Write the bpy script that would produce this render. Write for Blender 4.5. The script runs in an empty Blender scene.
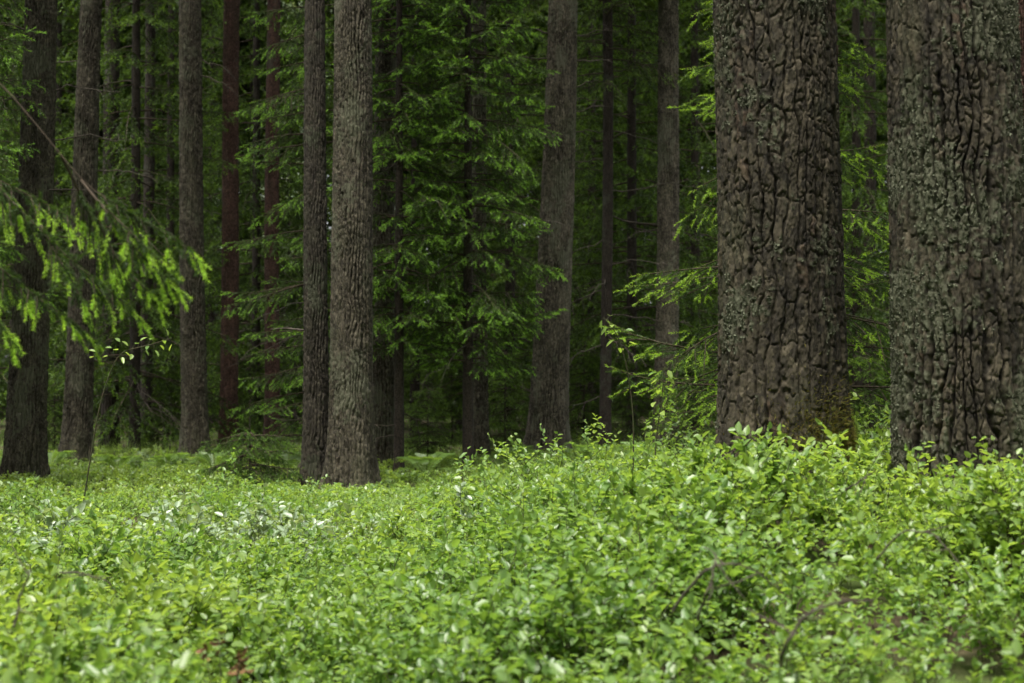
import bpy, math
import numpy as np

rng = np.random.default_rng(7)
R = math.radians
scene = bpy.context.scene
COL = scene.collection

# ------------------------------------------------------------------ camera
F = 1707.0                       # focal length in pixels (60 mm on 36 mm at 1024)
CAMZ, HOR = 1.06, 369.0
def at(px, py, d):
    """world point seen at pixel (px, py) at distance d in front of the camera"""
    return np.array([(px - 512) * d / F, d, CAMZ + (HOR - py) * d / F])

cam_d = bpy.data.cameras.new("camera")
cam_d.lens = 60; cam_d.sensor_width = 36
cam_d.clip_start = 0.05; cam_d.clip_end = 2000
cam_d.dof.use_dof = True; cam_d.dof.focus_distance = 9.2; cam_d.dof.aperture_fstop = 4.0
cam = bpy.data.objects.new("camera", cam_d); COL.objects.link(cam)
cam.location = (0, 0, CAMZ)
cam.rotation_euler = (R(90) + math.atan2(HOR - 341.5, F), 0, 0)
scene.camera = cam

# ------------------------------------------------------------------ noise
def _hash(i, j, k, s=0):
    h = (i.astype(np.int64) * 374761393 + j.astype(np.int64) * 668265263 + k.astype(np.int64) * 2147483647 * 3 + s * 974711) & 0xFFFFFFFF
    h = ((h ^ (h >> 13)) * 1274126177) & 0xFFFFFFFF
    h = ((h ^ (h >> 16)) * 2246822519) & 0xFFFFFFFF
    h = h ^ (h >> 15)
    return (h & 0xFFFFFF) / float(0x1000000)

def vnoise(P, s=0):
    I = np.floor(P).astype(np.int64); f = P - I
    f = f * f * (3 - 2 * f)
    out = 0
    for a in (0, 1):
        wa = f[:, 0] if a else 1 - f[:, 0]
        for b in (0, 1):
            wb = f[:, 1] if b else 1 - f[:, 1]
            for c in (0, 1):
                wc = f[:, 2] if c else 1 - f[:, 2]
                out = out + wa * wb * wc * _hash(I[:, 0] + a, I[:, 1] + b, I[:, 2] + c, s)
    return out * 2 - 1

def fbm(P, o=4, s=0):
    t = 0; a = 1.0; n = 0
    for k in range(o):
        t = t + a * vnoise(P * 2 ** k + 17.3 * k, s + k); n += a; a *= .5
    return t / n

def worley(P, s=0):
    I = np.floor(P).astype(np.int64)
    f1 = np.full(len(P), 9.); f2 = f1.copy(); cid = np.zeros(len(P))
    for a in (-1, 0, 1):
        for b in (-1, 0, 1):
            for c in (-1, 0, 1):
                i, j, k = I[:, 0] + a, I[:, 1] + b, I[:, 2] + c
                q = np.stack([i + _hash(i, j, k, s + 1), j + _hash(i, j, k, s + 2), k + _hash(i, j, k, s + 3)], 1)
                d = np.sqrt(((P - q) ** 2).sum(1))
                nid = _hash(i, j, k, s + 4)
                closer = d < f1
                f2 = np.where(closer, f1, np.minimum(f2, d))
                cid = np.where(closer, nid, cid)
                f1 = np.where(closer, d, f1)
    return f1, f2, cid

def worley2(u, v, nu, s=0):
    I = np.floor(u).astype(np.int64); J = np.floor(v).astype(np.int64); O = np.zeros_like(I)
    f1 = np.full(len(u), 9.); f2 = f1.copy(); cid = np.zeros(len(u))
    for a in (-1, 0, 1):
        for b in (-1, 0, 1):
            i, j = I + a, J + b; im = i % nu
            d = np.hypot(u - i - _hash(im, j, O, s + 1), v - j - _hash(im, j, O, s + 2))
            nid = _hash(im, j, O, s + 4); closer = d < f1
            f2 = np.where(closer, f1, np.minimum(f2, d)); cid = np.where(closer, nid, cid); f1 = np.where(closer, d, f1)
    return f1, f2, cid

def sstep(a, b, x):
    t = np.clip((x - a) / (b - a), 0, 1)
    return t * t * (3 - 2 * t)

# ------------------------------------------------------------------ mesh building
class MB:
    """collects triangles and quads, one float attribute 'tint' and one 'young' per vertex, a material slot per face"""
    def __init__(s): s.V = []; s.F = []; s.M = []; s.A = []; s.n = 0
    def add(s, V, faces, mat=0, tint=0.5, young=0.0, kind=0.0):
        V = np.asarray(V, float).reshape(-1, 3)
        n = len(V)
        A = np.zeros((n, 3)); A[:, 0] = tint; A[:, 1] = young; A[:, 2] = kind
        s.V.append(V); s.A.append(A)
        for f in faces if isinstance(faces, list) else [faces]:
            f = np.asarray(f, np.int64)
            if len(f):
                s.F.append(f + s.n); s.M.append(np.full(len(f), mat, np.int32))
        s.n += n
    def arrays(s):
        return np.concatenate(s.V), s.F, s.M, np.concatenate(s.A)
    def mesh(s, name, mats, smooth=False):
        V = np.concatenate(s.V); A = np.concatenate(s.A)
        me = bpy.data.meshes.new(name)
        me.vertices.add(len(V)); me.vertices.foreach_set("co", V.astype(np.float32).ravel())
        sizes = np.concatenate([np.full(len(f), f.shape[1], np.int32) for f in s.F])
        idx = np.concatenate([f.ravel() for f in s.F]).astype(np.int32)
        start = np.concatenate([[0], np.cumsum(sizes)[:-1]]).astype(np.int32)
        me.loops.add(len(idx)); me.loops.foreach_set("vertex_index", idx)
        me.polygons.add(len(sizes)); me.polygons.foreach_set("loop_start", start)
        for m in mats: me.materials.append(m)
        me.polygons.foreach_set("material_index", np.concatenate(s.M))
        if smooth is True:
            me.polygons.foreach_set("use_smooth", np.ones(len(sizes), bool))
        for k, nm in enumerate(("tint", "young", "kind")):
            if nm == "kind" and not A[:, 2].any(): continue
            at_ = me.attributes.new(nm, 'FLOAT', 'POINT'); at_.data.foreach_set("value", A[:, k].astype(np.float32))
        me.update(); me.validate()
        return me

def unit(v): return v / np.maximum(np.linalg.norm(v, axis=-1, keepdims=True), 1e-9)

def add_tube(mb, pts, rad, sides=5, mat=0, tint=.5, young=0.0):
    pts = np.asarray(pts, float); n = len(pts)
    rad = np.broadcast_to(np.asarray(rad, float), (n,))
    T = unit(np.gradient(pts, axis=0))
    up = np.array([0, 0, 1.]) if abs(T[:, 2]).mean() < .8 else np.array([1., 0, 0])
    S = unit(np.cross(T, up)); U = np.cross(S, T)
    a = np.linspace(0, 2 * math.pi, sides, endpoint=False)
    V = pts[:, None] + rad[:, None, None] * (np.cos(a)[None, :, None] * S[:, None] + np.sin(a)[None, :, None] * U[:, None])
    V = np.concatenate([V.reshape(-1, 3), pts[-1:] + T[-1:] * rad[-1]])
    i, j = np.meshgrid(np.arange(n - 1), np.arange(sides), indexing='ij')
    j2 = (j + 1) % sides
    q = np.stack([i * sides + j, i * sides + j2, (i + 1) * sides + j2, (i + 1) * sides + j], -1).reshape(-1, 4)
    k = np.arange(sides)
    cap = np.stack([(n - 1) * sides + k, (n - 1) * sides + (k + 1) % sides, np.full(sides, n * sides)], 1)
    mb.add(V, [q, cap], mat, tint, young)

def add_leaves(mb, p, d, nrm, L, W, mat=0, tint=.5, young=0., fold=.16, droop=.12, quads=2):
    p, d, nrm = np.atleast_2d(p), unit(np.atleast_2d(d)), np.atleast_2d(nrm)
    N = len(p)
    s = unit(np.cross(d, nrm)); n = np.cross(s, d)
    L = np.broadcast_to(np.asarray(L, float), (N,))[:, None]; W = np.broadcast_to(np.asarray(W, float), (N,))[:, None]
    tip = p + d * L - n * L * droop
    if quads == 1:
        V = np.stack([p, p + d * L * .45 + s * W * .5, tip, p + d * L * .45 - s * W * .5], 1)
        f = np.array([[0, 1, 2, 3]]); m = 4
    else:
        l1 = p + d * L * .32 + n * W * fold; l2 = p + d * L * .70 + n * W * fold * .5
        V = np.stack([p, l1 + s * W * .48, l2 + s * W * .38, tip, l2 - s * W * .38, l1 - s * W * .48], 1)
        f = np.array([[0, 1, 2, 3], [0, 3, 4, 5]]); m = 6
    fa = (np.arange(N)[:, None, None] * m + f[None]).reshape(-1, 4)
    t = np.repeat(np.broadcast_to(tint, (N,)), m); y = np.repeat(np.broadcast_to(young, (N,)), m)
    mb.add(V.reshape(-1, 3), fa, mat, t, y)

def add_blades(mb, base, d, side, L, W, mat=0, tint=.5, young=0.):
    """needle-like triangles"""
    N = len(base)
    L = np.broadcast_to(L, (N,))[:, None]; W = np.broadcast_to(W, (N,))[:, None]
    V = np.stack([base - side * W * .5, base + side * W * .5, base + d * L], 1)
    f = np.arange(N * 3).reshape(-1, 3)
    mb.add(V.reshape(-1, 3), f, mat, np.repeat(np.broadcast_to(tint, (N,)), 3), np.repeat(np.broadcast_to(young, (N,)), 3))

# ------------------------------------------------------------------ objects
def thing(name, label, cat, loc=(0, 0, 0), group=None):
    o = bpy.data.objects.new(name, None); COL.objects.link(o)
    o.location = [float(v) for v in loc]; o["label"] = label; o["category"] = cat
    o.empty_display_size = .1
    if group: o["group"] = group
    return o
def part(name, me, parent, loc=(0, 0, 0), rz=0.0, sc=1.0):
    o = bpy.data.objects.new(name, me); COL.objects.link(o)
    o.parent = parent; o.location = [float(v) for v in loc]; o.rotation_euler = (0, 0, rz); o.scale = (sc,) * 3
    return o
def single(name, me, label, cat, loc=(0, 0, 0), group=None, kind=None):
    o = bpy.data.objects.new(name, me); COL.objects.link(o)
    o.location = [float(v) for v in loc]; o["label"] = label; o["category"] = cat
    if group: o["group"] = group
    if kind: o["kind"] = kind
    return o

# ------------------------------------------------------------------ materials
def mat_new(name):
    m = bpy.data.materials.new(name); m.use_nodes = True
    nt = m.node_tree; nt.nodes.clear()
    out = nt.nodes.new("ShaderNodeOutputMaterial")
    return m, nt, out
def N(nt, t, **kw):
    n = nt.nodes.new(t)
    for k, v in kw.items():
        if k in n.inputs.keys(): n.inputs[k].default_value = v
        else: setattr(n, k, v)
    return n
def L(nt, a, b): nt.links.new(a, b)
def mixc(nt, fac, a, b):
    n = nt.nodes.new("ShaderNodeMix"); n.data_type = 'RGBA'
    for s, v in ((0, fac), (6, a), (7, b)):
        if hasattr(v, "links"): nt.links.new(v, n.inputs[s])
        else: n.inputs[s].default_value = v if s == 0 else (*v, 1)
    return n.outputs[2]
def attr(nt, name): return N(nt, "ShaderNodeAttribute", attribute_name=name).outputs["Fac"]
def ramp(nt, src, lo, hi):
    n = nt.nodes.new("ShaderNodeMapRange"); n.inputs[1].default_value = lo; n.inputs[2].default_value = hi
    nt.links.new(src, n.inputs[0]); return n.outputs[0]
def noise(nt, scale, stretch=(1, 1, 1), detail=4, rough=.6):
    tc = N(nt, "ShaderNodeTexCoord"); mp = N(nt, "ShaderNodeMapping"); mp.inputs["Scale"].default_value = stretch
    L(nt, tc.outputs["Object"], mp.inputs["Vector"])
    n = N(nt, "ShaderNodeTexNoise", Scale=scale, Detail=detail, Roughness=rough)
    L(nt, mp.outputs[0], n.inputs["Vector"]); return n.outputs["Fac"]

def leaf_mat(name, old1, old2, young, trans=.4, rough=.42, spec=.5, tr_gain=1.6, coat=0.0):
    m, nt, out = mat_new(name)
    c = mixc(nt, attr(nt, "tint"), old1, old2)
    c = mixc(nt, attr(nt, "young"), c, young)
    p = N(nt, "ShaderNodeBsdfPrincipled", Roughness=rough)
    p.inputs["Specular IOR Level"].default_value = spec
    L(nt, c, p.inputs["Base Color"])
    t = N(nt, "ShaderNodeBsdfTranslucent")
    g = N(nt, "ShaderNodeMix", data_type='RGBA', blend_type='MULTIPLY'); g.inputs[0].default_value = 1
    L(nt, c, g.inputs[6]); g.inputs[7].default_value = (tr_gain * 1.12, tr_gain * 1.05, tr_gain * .5, 1)
    L(nt, g.outputs[2], t.inputs["Color"])
    mx = N(nt, "ShaderNodeMixShader"); mx.inputs[0].default_value = trans
    L(nt, p.outputs[0], mx.inputs[1]); L(nt, t.outputs[0], mx.inputs[2]); L(nt, mx.outputs[0], out.inputs["Surface"])
    return m

def bark_mat(name, dark, grey, red, lichen, scale=1.0, bump=.5):
    m, nt, out = mat_new(name)
    n1 = noise(nt, 9 * scale, (1, 1, .35), 6, .65)
    n2 = noise(nt, 60 * scale, (1, 1, .3), 5, .7)
    n3 = noise(nt, 2.2, (1, 1, .6), 3)
    c = mixc(nt, ramp(nt, n1, .33, .66), dark, grey)
    c = mixc(nt, ramp(nt, attr(nt, "tint"), .84, 1.15), c, red)          # plates with younger, redder bark
    c = mixc(nt, ramp(nt, attr(nt, "kind"), .35, .95), c, tuple(v * .95 for v in dark))
    n2c = ramp(nt, n2, .3, .75)
    hv = nt.nodes.new("ShaderNodeMix"); hv.data_type = 'RGBA'; hv.blend_type = 'MULTIPLY'; hv.inputs[0].default_value = .7
    L(nt, c, hv.inputs[6]); cc = nt.nodes.new("ShaderNodeCombineColor")
    sc_ = nt.nodes.new("ShaderNodeMapRange"); sc_.inputs[3].default_value = .55; sc_.inputs[4].default_value = 1.45
    L(nt, n2c, sc_.inputs[0])
    for k in range(3): L(nt, sc_.outputs[0], cc.inputs[k])
    L(nt, cc.outputs[0], hv.inputs[7])
    c = hv.outputs[2]
    tc = N(nt, "ShaderNodeTexCoord"); mp = N(nt, "ShaderNodeMapping"); mp.inputs["Scale"].default_value = (1, 1, .5)
    wn = N(nt, "ShaderNodeTexNoise", Scale=40 * scale, Detail=3); L(nt, tc.outputs["Object"], wn.inputs["Vector"])
    wa = N(nt, "ShaderNodeVectorMath", operation='MULTIPLY_ADD'); wa.inputs[1].default_value = (.03 / scale,) * 3
    L(nt, wn.outputs["Color"], wa.inputs[0]); L(nt, tc.outputs["Object"], wa.inputs[2]); L(nt, wa.outputs[0], mp.inputs["Vector"])
    vo = N(nt, "ShaderNodeTexVoronoi", Scale=62 * scale); L(nt, mp.outputs[0], vo.inputs["Vector"])
    sp = nt.nodes.new("ShaderNodeSeparateColor"); L(nt, vo.outputs["Color"], sp.inputs[0])
    fv = nt.nodes.new("ShaderNodeMapRange"); fv.inputs[3].default_value = .45; fv.inputs[4].default_value = 1.7; L(nt, sp.outputs[0], fv.inputs[0])
    fm = N(nt, "ShaderNodeVectorMath", operation='SCALE'); L(nt, c, fm.inputs[0]); L(nt, fv.outputs[0], fm.inputs["Scale"])
    c = mixc(nt, attr(nt, "young"), fm.outputs[0], lichen)
    n4 = noise(nt, 3.1, (1, 1, .5), 4, .7)
    alg = N(nt, "ShaderNodeMath", operation='MULTIPLY'); alg.inputs[1].default_value = .35
    L(nt, ramp(nt, n4, .5, .7), alg.inputs[0])
    c = mixc(nt, alg.outputs[0], c, tuple(v * .9 for v in (lichen[0] * .55, lichen[1] * .65, lichen[2] * .4)))   # thin green algae film
    p = N(nt, "ShaderNodeBsdfPrincipled", Roughness=.88)
    p.inputs["Specular IOR Level"].default_value = .25
    L(nt, c, p.inputs["Base Color"])
    b = N(nt, "ShaderNodeBump", Strength=bump, Distance=.006)
    hsum = N(nt, "ShaderNodeMath", operation='ADD'); L(nt, n2, hsum.inputs[0]); L(nt, sp.outputs[0], hsum.inputs[1])
    L(nt, hsum.outputs[0], b.inputs["Height"]); L(nt, b.outputs[0], p.inputs["Normal"])
    L(nt, p.outputs[0], out.inputs["Surface"])
    return m

def plain_mat(name, a, b, scale=20, rough=.85):
    m, nt, out = mat_new(name)
    c = mixc(nt, ramp(nt, noise(nt, scale), .35, .65), a, b)
    p = N(nt, "ShaderNodeBsdfPrincipled", Roughness=rough); p.inputs["Specular IOR Level"].default_value = .25
    L(nt, c, p.inputs["Base Color"]); L(nt, p.outputs[0], out.inputs["Surface"])
    return m

M_pine = bark_mat("pine_bark", (.014, .0115, .0070), (.053, .045, .029), (.058, .034, .021), (.074, .079, .049), .8, .9)
M_pine2 = bark_mat("grey_pine_bark", (.021, .0172, .0110), (.076, .067, .046), (.060, .044, .029), (.082, .085, .054), 1.5, .8)
M_dark = bark_mat("dark_mossy_pine_bark", (.016, .013, .009), (.046, .040, .028), (.040, .028, .020), (.046, .051, .030), 1.5, .8)  # darker colours than the grey pine bark
M_light = bark_mat("light_grey_pine_bark", (.034, .029, .020), (.120, .105, .076), (.09, .066, .046), (.115, .118, .08), 1.5, .8)
M_red = bark_mat("reddish_pine_bark", (.050, .027, .020), (.092, .052, .038), (.105, .052, .036), (.070, .066, .048), 1.8, .6)
M_spruce = bark_mat("spruce_bark", (.020, .015, .011), (.043, .034, .026), (.040, .026, .018), (.06, .062, .043), 2.2, .6)
M_twig = plain_mat("dead_twig", (.045, .036, .028), (.10, .085, .066), 40)
M_branch = plain_mat("spruce_branch_bark", (.040, .030, .020), (.07, .052, .034), 40)
M_needle = leaf_mat("spruce_needles", (.032, .066, .012), (.058, .105, .018), (.160, .315, .036), .36, .48, .4, 1.5)
M_needle_dark = leaf_mat("dark_spruce_needles", (.030, .058, .011), (.051, .088, .015), (.135, .245, .027), .42, .5, .35, 1.4)  # slightly darker greens for background spruces, far wood and far saplings
M_fresh = leaf_mat("fresh_spruce_shoots", (.030, .062, .012), (.052, .098, .018), (.34, .55, .06), .40, .5, .35, 1.5)
M_canopy = leaf_mat("canopy_foliage", (.020, .040, .012), (.040, .070, .018), (.1, .2, .03), .2, .6, .3)
M_bil = leaf_mat("bilberry_leaf", (.096, .190, .044), (.182, .288, .066), (.255, .352, .074), .45, .40, .66, 1.8)
M_pale = leaf_mat("pale_sapling_leaf", (.17, .26, .13), (.24, .32, .19), (.28, .36, .22), .34, .34, .9, 1.4)
M_stem = plain_mat("bilberry_stem", (.032, .045, .014), (.045, .034, .018), 30)
M_lichen = plain_mat("lichen_flakes", (.050, .056, .034), (.115, .124, .082), 60, .95)
M_dry = plain_mat("withered_leaf", (.13, .065, .028), (.20, .12, .05), 60, .7)
M_moss = leaf_mat("trunk_moss", (.10, .085, .018), (.16, .12, .022), (.09, .13, .02), .2, .7, .2)

# ground: needle litter, humus and moss
def ground_mat():
    m, nt, out = mat_new("forest_floor")
    c = mixc(nt, ramp(nt, noise(nt, 14, detail=6), .35, .65), (.035, .026, .017), (.085, .062, .040))
    c = mixc(nt, ramp(nt, noise(nt, .9, detail=4), .42, .58), c, (.050, .075, .018))
    p = N(nt, "ShaderNodeBsdfPrincipled", Roughness=.95); p.inputs["Specular IOR Level"].default_value = .15
    L(nt, c, p.inputs["Base Color"])
    b = N(nt, "ShaderNodeBump", Strength=.8, Distance=.04); L(nt, noise(nt, 22, detail=6), b.inputs["Height"])
    L(nt, b.outputs[0], p.inputs["Normal"]); L(nt, p.outputs[0], out.inputs["Surface"])
    return m
M_ground = ground_mat()

# ------------------------------------------------------------------ terrain
def gz(x, y):
    x = np.asarray(x, float); y = np.asarray(y, float)
    rise = sstep(3.2, 7.0, y) * (1 - .75 * sstep(8.5, 15, y))
    m = .45 * rise * sstep(-.8, 1.3, x)
    m = m + .06 * sstep(1.2, 2.2, x) * sstep(4.5, 6.5, y) * (1 - sstep(8, 12, y))
    P = np.stack([x.ravel(), y.ravel(), np.zeros(x.size)], 1)
    m = m - .13 * np.exp(-(((x - 1.72) / .55) ** 2 + ((y - 6.3) / .7) ** 2))
    m = m + .09 * np.exp(-(((x - .95) / .6) ** 2 + ((y - 6.4) / .8) ** 2)) + .10 * np.exp(-(((x - 2.15) / .4) ** 2 + ((y - 6.0) / .7) ** 2))
    bumps = .05 * vnoise(P * .7, 3) + .04 * vnoise(P * .22, 5) * sstep(5, 20, y).ravel()
    return m + bumps.reshape(x.shape)
u = np.sinh(np.linspace(-6.2, 6.2, 320)) ; u = u / u.max() * 420
v = np.sinh(np.linspace(-4.6, 6.2, 340)); v = v / v.max() * 420 + 6
X, Y = np.meshgrid(u, v, indexing='ij')
V = np.stack([X, Y, gz(X, Y)], -1).reshape(-1, 3)
i, j = np.meshgrid(np.arange(len(u) - 1), np.arange(len(v) - 1), indexing='ij'); n = len(v)
q = np.stack([i * n + j, (i + 1) * n + j, (i + 1) * n + j + 1, i * n + j + 1], -1).reshape(-1, 4)
mb = MB(); mb.add(V, q)
g = bpy.data.objects.new("ground", mb.mesh("ground", [M_ground], True)); COL.objects.link(g)
g["label"] = "forest floor of needle litter and moss under the undergrowth"; g["kind"] = "structure"

# ------------------------------------------------------------------ trunks
TRUNKS = []       # footprint list (x, y, r)
def trunk_mesh(name, r0, rt, zt, H, lean, seed, mat, fine, nth, dz, plate=(.045, .13), amp=.012, lich=.5, flare=.25, lobes=5):
    """bark-plated trunk from z=-0.3 up to H; r0 at 0.4 m, rt at zt; fine displacement up to zt, then coarse rings"""
    z = np.concatenate([np.arange(-.3, zt, dz), np.linspace(zt, H, 24)])
    a = R(105)                                                                # the side towards the glade is meshed finer than the back
    th = np.concatenate([np.linspace(-a, a, nth, endpoint=False), np.linspace(a, 2 * math.pi - a, max(14, nth // 6), endpoint=False)]) - math.pi / 2
    th = np.sort(th % (2 * math.pi)); nth = len(th)
    Z, T = np.meshgrid(z, th, indexing='ij')
    r = np.interp(Z, [-.3, .4, zt, H], [r0, r0, rt, max(.03, rt * .35)])
    rs = np.random.default_rng(seed); ph = rs.uniform(0, 6.28, 4)
    fl = np.exp(-np.clip(Z, 0, None) / .26)
    r = r * (1 + flare * fl * (1 + .5 * np.cos(lobes * T + ph[0]) + .3 * np.cos((lobes - 2) * T + ph[1])) * 1.0)
    r = r * (1 + .025 * np.cos(2 * T + ph[2] + Z * .3) + .02 * np.cos(3 * T + ph[3] - Z * .5))
    c, s = np.cos(T), np.sin(T)
    P = np.stack([c * r, s * r, Z], -1).reshape(-1, 3)
    # long plates = stretched cells on the unrolled trunk, their edges frayed by a domain warp
    u_, v_ = T.ravel() * r0, Z.ravel()
    w = np.stack([vnoise(P * np.array([9, 9, 4.]), seed), vnoise(P * np.array([9, 9, 5.]) + 31, seed + 1)], 1)
    w2 = np.stack([vnoise(P * np.array([50, 50, 30.]), seed + 8), vnoise(P * 40 + 31, seed + 9)], 1)
    kz = plate[0] / .045
    uu = u_ + w[:, 0] * .010 * kz + w2[:, 0] * .0045 * kz; vv = v_ + w[:, 1] * .04 * kz + w2[:, 1] * .012 * kz
    per = 2 * math.pi * r0
    def cells(cw, cl, sd):
        nu = max(6, int(round(per / cw)))
        return worley2(uu / per * nu, vv / cl, nu, seed + sd)
    # wandering vertical strips, each broken into plates by thin cross cracks
    nu1 = max(8, int(round(per / (plate[0] * .78))))
    a1 = u_ / per * nu1 + .75 * vnoise(P * np.array([7, 7, 3.0]) * (.066 / plate[0]), seed + 41) + .34 * vnoise(P * np.array([22, 22, 9.]) * (.066 / plate[0]), seed + 42) + .12 * vnoise(P * np.array([70, 70, 40.]), seed + 43)
    col = np.floor(a1).astype(np.int64); fr = a1 - col; col = col % nu1; cw = per / nu1
    O = np.zeros_like(col)
    b1 = vv / (plate[1] * .8) + 7 * _hash(col, O, O, seed + 44); row = np.floor(b1).astype(np.int64); fb = b1 - row
    cid = _hash(col, row, O, seed + 45)
    wd = (.65 + .9 * _hash(col, O, O, seed + 46)) * (1.05 if fine else .95)
    fv_ = 1 - sstep(.0012, .0085, np.minimum(fr, 1 - fr) * cw / wd)
    fh_ = 1 - sstep(.0008, .0055, np.minimum(fb, 1 - fb) * plate[1] * .8 / wd)
    f1 = np.hypot((fr - .5), (fb - .5))
    f1b, f2b, cidb = cells(plate[0] * .5, plate[1] * .36, 5); e2 = f2b - f1b
    f1c, f2c, cidc = cells(plate[0] * .30, plate[0] * .85, 6)
    keepf = sstep(-.25, .25, vnoise(P * np.array([6, 6, 3.]) + 9, seed + 17))          # furrows close up in places
    fiss = np.maximum(np.maximum(fv_ * (.45 + .55 * keepf), .34 * fh_), .34 * (1 - sstep(.01, .16, e2)) * keepf)
    h = 1 - fiss
    rough = .5 * fbm(P * np.array([60, 60, 30.]), 2, seed + 11) + .8 * vnoise(P * np.array([190, 190, 110.]), seed + 12) * (.5 + .5 * cidc)
    big = vnoise(P * np.array([8, 8, 1.2]), seed + 14)
    dome = np.clip(1 - f1 * 1.1, 0, 1)
    disp = amp * (.6 * cid + .5 * cidb + .30 * cidc * sstep(0, .10, f2c - f1c) + .15 * dome + .38 * rough + .18 * big - 2.9 * fiss - .5)
    # lichen patches on the raised plates
    ln = fbm(P * np.array([5, 5, 3.5]), 4, seed + 20); ln2 = vnoise(P * 55, seed + 25)
    li = sstep(.10, .36, 1.25 * ln + .40 * ln2 + (lich - .5) * .6) * (.35 + .65 * h)
    if fine: disp = disp + amp * .35 * li * np.clip(vnoise(P * 120, seed + 30) + .3, 0, 1)
    rad = np.linalg.norm(P[:, :2], axis=1)
    P2 = P.copy(); k = (rad + disp) / rad
    P2[:, 0] *= k; P2[:, 1] *= k
    P2[:, 0] += lean[0] * P[:, 2] + .012 * np.sin(P[:, 2] * .9 + ph[0]); P2[:, 1] += lean[1] * P[:, 2]
    nz = len(z)
    i, j = np.meshgrid(np.arange(nz - 1), np.arange(nth), indexing='ij'); j2 = (j + 1) % nth
    q = np.stack([i * nth + j, i * nth + j2, (i + 1) * nth + j2, (i + 1) * nth + j], -1).reshape(-1, 4)
    mb = MB(); mb.add(P2, q, 0, cid * .8 + .2 * cidb, li * .8, kind=fiss)
    me = mb.mesh(name, [mat], not fine)
    return me, (P2.reshape(nz, nth, 3), li.reshape(nz, nth), z, th)

def coarse_crown(seed, z0, z1, rad, nb, mat, shape="round"):
    """high crown: boughs carrying many clumps of foliage"""
    r_ = np.random.default_rng(seed); mb = MB()
    for k in range(nb):
        t = r_.uniform(); z = z0 + (z1 - z0) * t
        a = r_.uniform(0, 6.28)
        rr = rad * ((1 - t) ** .8 if shape == "cone" else math.sin(math.pi * min(1, .25 + .75 * t)) ** .7) * r_.uniform(.6, 1.1) + .25
        dirv = np.array([math.cos(a), math.sin(a), 0])
        sl = -.25 if shape == "cone" else .25
        s = np.linspace(0, 1, 5)
        pts = dirv * (rr * s)[:, None] + np.array([0, 0, z]) + np.stack([0 * s, 0 * s, sl * rr * s], 1)
        add_tube(mb, pts, np.linspace(.035, .008, 5), 3, 1)
        m = 42
        sp = r_.uniform(.15, 1.05, m)
        p = dirv * (rr * sp)[:, None] + np.array([0, 0, z]) + np.stack([0 * sp, 0 * sp, sl * rr * sp], 1) + r_.normal(0, 1, (m, 3)) * np.array([.28, .28, .16]) * (.4 + .3 * rr)
        d = unit(dirv + r_.normal(0, .9, (m, 3)) + np.array([0, 0, -.2]))
        nn = unit(np.array([0, 0, 1.]) + r_.normal(0, .5, (m, 3)))
        add_leaves(mb, p, d, nn, r_.uniform(.28, .5, m), r_.uniform(.10, .2, m), 0, r_.uniform(0, 1, m), 0)
    return mb.mesh("crown", [mat, M_branch])

def dead_branch(seed, length, ang, elev, sag=.15, twigs=6, r=.009):
    r_ = np.random.default_rng(seed); mb = MB()
    d = np.array([math.cos(ang) * math.cos(elev), math.sin(ang) * math.cos(elev), math.sin(elev)])
    s = np.linspace(0, 1, 9)
    wob = np.cumsum(r_.normal(0, .03, (9, 3)), 0) * length
    pts = d * (s * length)[:, None] + wob + np.stack([0 * s, 0 * s, -sag * length * s ** 2], 1)
    pts[0] = 0
    add_tube(mb, pts, np.linspace(r, r * .3, 9), 5, 0)
    for k in range(twigs):
        q = r_.uniform(.25, .95); p = np.array([np.interp(q, s, pts[:, c]) for c in range(3)])
        l = length * (1 - q * .7) * r_.uniform(.2, .45)
        dd = unit(d + r_.normal(0, .7, 3) + np.array([0, 0, -.25]))
        ss = np.linspace(0, 1, 5)[:, None]
        tw = p + dd * ss * l + np.cumsum(r_.normal(0, .025, (5, 3)), 0) * l + np.array([0, 0, -.2]) * l * ss ** 2
        tw[0] = p
        add_tube(mb, tw, np.linspace(r * .45, r * .18, 5), 4, 0)
        for kk in range(2):
            p2 = tw[r_.integers(1, 4)]; d2 = unit(dd + r_.normal(0, .8, 3)); l2 = l * r_.uniform(.25, .5)
            add_tube(mb, p2 + d2 * np.linspace(0, 1, 3)[:, None] * l2, np.linspace(r * .25, r * .12, 3), 3, 0)
    return mb.mesh("dead_branch", [M_twig])

PINE_CROWNS = [coarse_crown(100 + k, 9.5, 17, 2.2, 10, M_canopy) for k in range(3)]

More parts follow.
